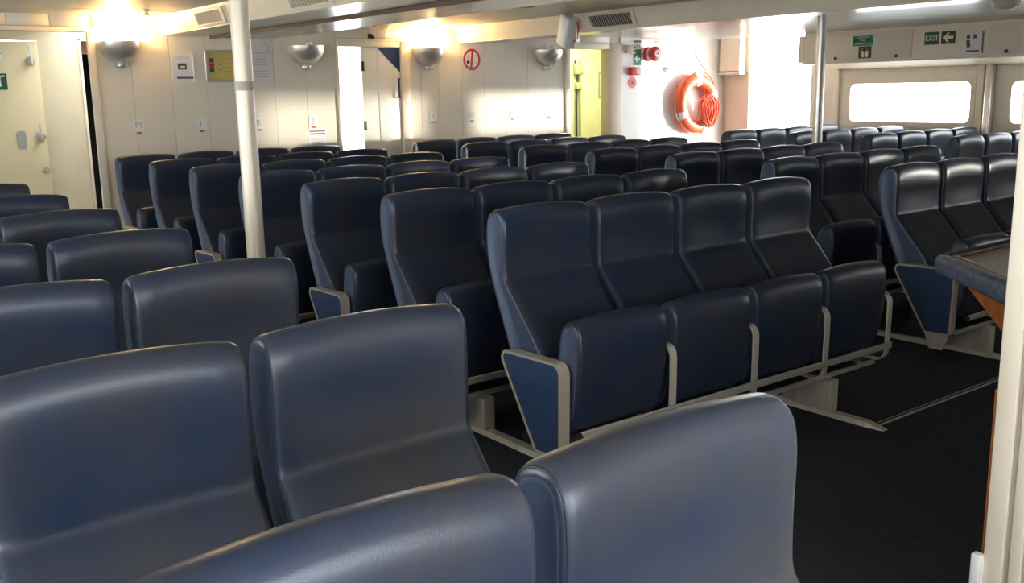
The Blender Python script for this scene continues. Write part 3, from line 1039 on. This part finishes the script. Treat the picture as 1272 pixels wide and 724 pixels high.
bm, bprof = loft(BACK, 81, .017, back_fn)
ME_BACK = finish(bm, 'backrest', ['vinyl', 'vinyl_side_lit'], True, 60)
ME_BACKP = piping_mesh(bprof, back_fn, 'piping', .017)
bm, pprof = loft(PAN, 45, .016, pan_fn, .004)
ME_PAN = finish(bm, 'seat_pan', ['vinyl', 'vinyl_side_lit'], True, 60)
ME_PANP = piping_mesh(pprof, pan_fn, 'piping', .016)
bm = bmesh.new()
prism(bm, [(-.31, .200), (-.08, .200), (-.08, .30), (-.16, .42), (-.26, .32)], 0, .03, 'x')
ME_BRK = finish(bm, 'hinge_bracket', 'dark_metal')


def seat(x, y, label, group, end=False):
    t = thing('ferry_seat', label, 'seat', (x, y, 0), (0, 0, 0), group)
    b = link('backrest', ME_BACK, t)
    p = link('seat_pan', ME_PAN, t)
    for me in ME_BACKP:
        link('piping', me, b)
    for me in ME_PANP:
        link('piping', me, p)
    for xb in (.05, W - .08):
        link('hinge_bracket', ME_BRK, t, (xb, 0, 0))
    link('armrest_bar', ME_LOOP, t, (W + .02, 0, 0))
    if end:
        a = link('end_armrest', ME_APANEL, t, (-.008, 0, 0))
        link('edge_band', ME_ATRIM, a)
        link('foot_bracket', ME_AFOOT, a)
    return t


# frames under the seats
ARM = [(-.005, .515), (-.372, .525), (-.366, .170), (-.222, .165)]
AO = rounded(ARM, [.03, .045, .02, .02], 5)
AI = inset2(AO, .010)
ACX = .045


def arm_meshes():
    bm = bmesh.new()
    prism(bm, AI, -ACX + .003, -.003, 'x')
    panel = finish(bm, 'armrest_panel', 'panel_blue')
    bm = bmesh.new()
    vs = []
    for x in (-ACX, 0.):
        vs.append(([bm.verts.new((x, *p)) for p in AO], [bm.verts.new((x, *p)) for p in AI]))
    k = len(AO)
    for j in range(k):
        q = (j + 1) % k
        for s in range(2):
            bm.faces.new((vs[s][0][j], vs[s][0][q], vs[s][1][q], vs[s][1][j]))
            bm.faces.new((vs[0][s][j], vs[0][s][q], vs[1][s][q], vs[1][s][j]))
    trim = finish(bm, 'edge_band', 'trim_metal', True, 35)
    bm = bmesh.new()
    prism(bm, rounded([(-.355, .165), (-.22, .165), (-.25, .085), (-.325, .085)], .006, 2), -ACX + .006, -ACX + .014, 'x')
    foot = finish(bm, 'foot_bracket', 'alu')
    return panel, trim, foot


ME_APANEL, ME_ATRIM, ME_AFOOT = arm_meshes()
lp = [(0, -.10, .195)] + [(0, -.368 - .05 * math.sin(a), .245 - .05 * math.cos(a)) for a in [PI / 2 * i / 5 for i in range(6)]]
lp += [(0, -.420, .30), (0, -.422, .40)] + [(0, -.382 - .04 * math.cos(a), .47 + .045 * math.sin(a)) for a in [PI / 2 * i / 5 for i in range(6)]] + [(0, -.30, .512)]
bm = bmesh.new()
sweep(bm, lp, rect(.008, .032), up=(1, 0, 0))
ME_LOOP = finish(bm, 'arm_loop', 'alu', True, 40)


def frame(x0, y, n, label, group, left_panel=True, rail_m='steel', tracks=()):
    t = thing('seat_frame', label, 'seat frame', (x0, y, 0), (0, 0, 0), group)
    L = (n - 1) * PITCH + W
    bm = bmesh.new()
    box_in(bm, 0, L + .02, -.355, -.08, .165, .188, bev=.004, seg=1)
    link('beam', finish(bm, 'beam', 'dark_metal', True), t)
    box('beam_edge', (0, L + .02, -.362, -.355, .168, .190), 'steel', t)
    bm = bmesh.new()
    box_in(bm, -.012, L + .035, -.438, -.426, .257, .287, bev=.003, seg=1)
    link('foot_rail', finish(bm, 'foot_rail', rail_m, True), t)
    if left_panel:
        lathe('rail_cap', [(0, .012), (.014, .012), (.014, 0)], 'dark_metal', t, 10, (-.012, -.432, .272), (0, -PI / 2, 0))
    for xt in tracks:
        bm = bmesh.new()
        box_in(bm, xt - .03, xt + .03, -.40, -.22, .022, .165, bev=.003, seg=1)
        link('pedestal', finish(bm, 'pedestal', 'alu', True), t)
        box('pedestal_post', (xt + .0, xt + .02, -.22, -.12, .022, .165), 'steel', t)
    return t


NUM = ['frontmost', 'second', 'third', 'fourth', 'fifth', 'sixth', 'seventh']
POS = ['leftmost', 'second', 'third', 'fourth']


def block(key, name, x0, rows, n, xt, first=1, hidden=()):
    for ri, r in enumerate(rows):
        y = (r - 1) * ROW + OFF[key]
        rown = NUM[ri]
        for k in range(n):
            if (r, k) in hidden:
                continue
            pos = 'leftmost' if k == 0 else ('rightmost' if k == n - 1 else POS[k] + ' from left')
            where = 'dark navy ferry seat, %s in the %s row of the %s' % (pos, rown, name)
            seat(x0 + k * PITCH, y, where, 'seats of the ' + name, k == 0)
        frame(x0, y, n, 'metal seat frame under the %s row of the %s' % (rown, name), 'seat frames of the ' + name, True, 'steel', xt)


block('C', 'centre block', XC, range(1, 8), 4, (.20, 1.53))
block('R', 'right block', XRB, range(1, 8), 4, (.33, 1.55))
block('F', 'window block', XFB, range(2, 6), 4, (.30, 1.5))
# left block: counted from the aisle
for ri, (r, n) in enumerate(((-1, 2), (0, 2), (1, 3), (2, 3), (3, 2), (4, 2), (5, 2))):
    y = (r - 1) * ROW + OFF['L'] - (.02 if r < 0 else 0)
    for k in range(n):
        pos = ('aisle seat', 'second from the aisle', 'third from the aisle')[k]
        seat(XLB - k * PITCH, y, 'worn navy ferry seat, %s in the %s row of the left block' % (pos, NUM[ri]), 'seats of the left block')
    x0 = XLB - (n - 1) * PITCH
    frame(x0, y, n, 'metal seat frame under the %s row of the left block' % NUM[ri], 'seat frames of the left block', False, 'steel', (.2, (n - 1) * PITCH + .25))

# floor tracks that carry the pedestals
for x, y0, y1, lab in ((.20, -.62, 5.3, 'long metal floor track under the left seats of the centre block'),
                       (1.53, -.66, 5.3, 'long metal floor track under the right seats of the centre block'),
                       (3.017, -.60, 5.3, 'long metal floor track under the left seats of the right block'),
                       (4.237, -.60, 5.3, 'long metal floor track under the right seats of the right block')):
    t = thing('floor_track', lab, 'floor track', (x, 0, 0), (0, 0, 0), 'seat tracks on the carpet')
    bm = bmesh.new()
    prism(bm, [(-.028, 0), (.028, 0), (.02, .022), (-.02, .022)], y0 + .09, y1, 'y')
    link('rail', finish(bm, 'rail', 'alu'), t)
    bm = bmesh.new()
    vs = [bm.verts.new(p) for p in ((-.028, y0 + .088, 0), (.028, y0 + .088, 0), (.02, y0 + .088, .022), (-.02, y0 + .088, .022), (-.016, y0, 0), (.016, y0, 0), (.016, y0, .004), (-.016, y0, .004))]
    for f in ((0, 1, 5, 4), (1, 2, 6, 5), (2, 3, 7, 6), (3, 0, 4, 7), (4, 5, 6, 7), (0, 3, 2, 1)):
        bm.faces.new([vs[i] for i in f])
    link('tapered_tip', finish(bm, 'tapered_tip', 'alu'), t)
t = thing('carpet_strip', 'thin pale metal strip across the dark carpet beyond the front track', 'strip', (0, 0, 0))
box('strip', (1.56, 5.2, -.612, -.604, 0, .006), 'alu', t)
box('strip_second_line', (1.56, 5.2, -.585, -.581, 0, .004), 'steel', t)  # second, thinner metal line beside the strip

# ------------------------------------------------------------------ near right: partition end, counter and wooden panel
pt = struct(link('wall_partition', None))
pt.location = (-.02, -1.865, 0)
pt.rotation_euler = (0, 0, -PI / 2)          # runs from its end towards the front of the cabin
box('core', (.006, 2.2, .0, .07, 0, 2.04), 'partition', pt)
box('wood_edge', (-.010, .0, .0, .012, 0, .78), 'wood', pt)
box('edge_trim', (.0, .045, -.012, .0, 0, 2.04), 'part_trim', pt, .003)
box('edge_groove', (.045, .057, -.004, .0, 0, 2.04), 'part_groove', pt)
box('edge_trim', (.057, .085, -.010, .0, 0, 2.04), 'part_trim', pt, .003)
box('edge_groove', (.085, .091, -.003, .0, 0, 2.04), 'part_groove', pt)
ct = thing('counter', 'beige topped counter with worn navy padded edge and wooden panel behind the partition', 'counter', (.026, -.019, 0))
CT = .93
outline = [(.75, -1.28), (2.4, -1.25), (2.4, -1.86), (.24, -1.86)]
prism_obj('counter_top', outline, CT - .05, CT - .012, 'counter', ct, 'z')


def pad_bar(name, p0, p1, m, w=.07, h=.075):
    v = Vector((p1[0] - p0[0], p1[1] - p0[1], 0))
    L = v.length
    a = math.atan2(v.y, v.x)
    bm = bmesh.new()
    box_in(bm, 0, L, -w / 2, w / 2, -h, 0, bev=.018, seg=4)
    return link(name, finish(bm, name, m, True, 50), ct, (p0[0], p0[1], CT), (0, 0, a))


pad_bar('padded_edge', (.745, -1.255), (.245, -1.85), 'pad', .05, .060)
pad_bar('padded_edge', (.735, -1.262), (2.4, -1.235), 'pad_inner', .05, .06)
tube('edge_seam', [(.76, -1.300, CT - .004), (.285, -1.865, CT - .004)], .004, 'piping_tan', ct)
tube('edge_seam', [(.75, -1.290, CT - .005), (2.3, -1.266, CT - .005)], .004, 'piping_tan', ct)
bm = bmesh.new()
# wooden knee panel under the padded edge: wide at the top, tapering to a narrow strip beside the partition
d = Vector((-.5, -.595)).normalized()
o0 = Vector((.75, -1.262))


def WP(s, z):
    p = o0 + d * s
    return (p.x, p.y, z)


out = [(.17, CT - .064), (.76, CT - .064), (.76, .66), (.5, .765)]
A = [bm.verts.new(WP(s, z)) for s, z in out]
off = Vector((.02, -.02, 0))
B = [bm.verts.new(Vector(WP(s, z)) + off) for s, z in out]
bm.faces.new(A)
bm.faces.new(B[::-1])
for i in range(len(out)):
    bm.faces.new((A[i], B[i], B[(i + 1) % len(out)], A[(i + 1) % len(out)]))
link('wooden_panel', finish(bm, 'wooden_panel', 'wood'), ct)

t = thing('socket_box', 'small cream box at the foot of the partition edge', 'box', (-.034, -1.854, .325))
box('case', (-.012, .012, -.012, .012, -.06, .06), 'white', t, .004)
box('cover', (-.010, .010, -.014, -.012, -.05, .05), 'paper', t, .002)

# open deck outside, level with the cabin floor
dk = struct(box('trim_8', (XR + .08, 11.0, -7, 9, -.1, .0), 'deck'))
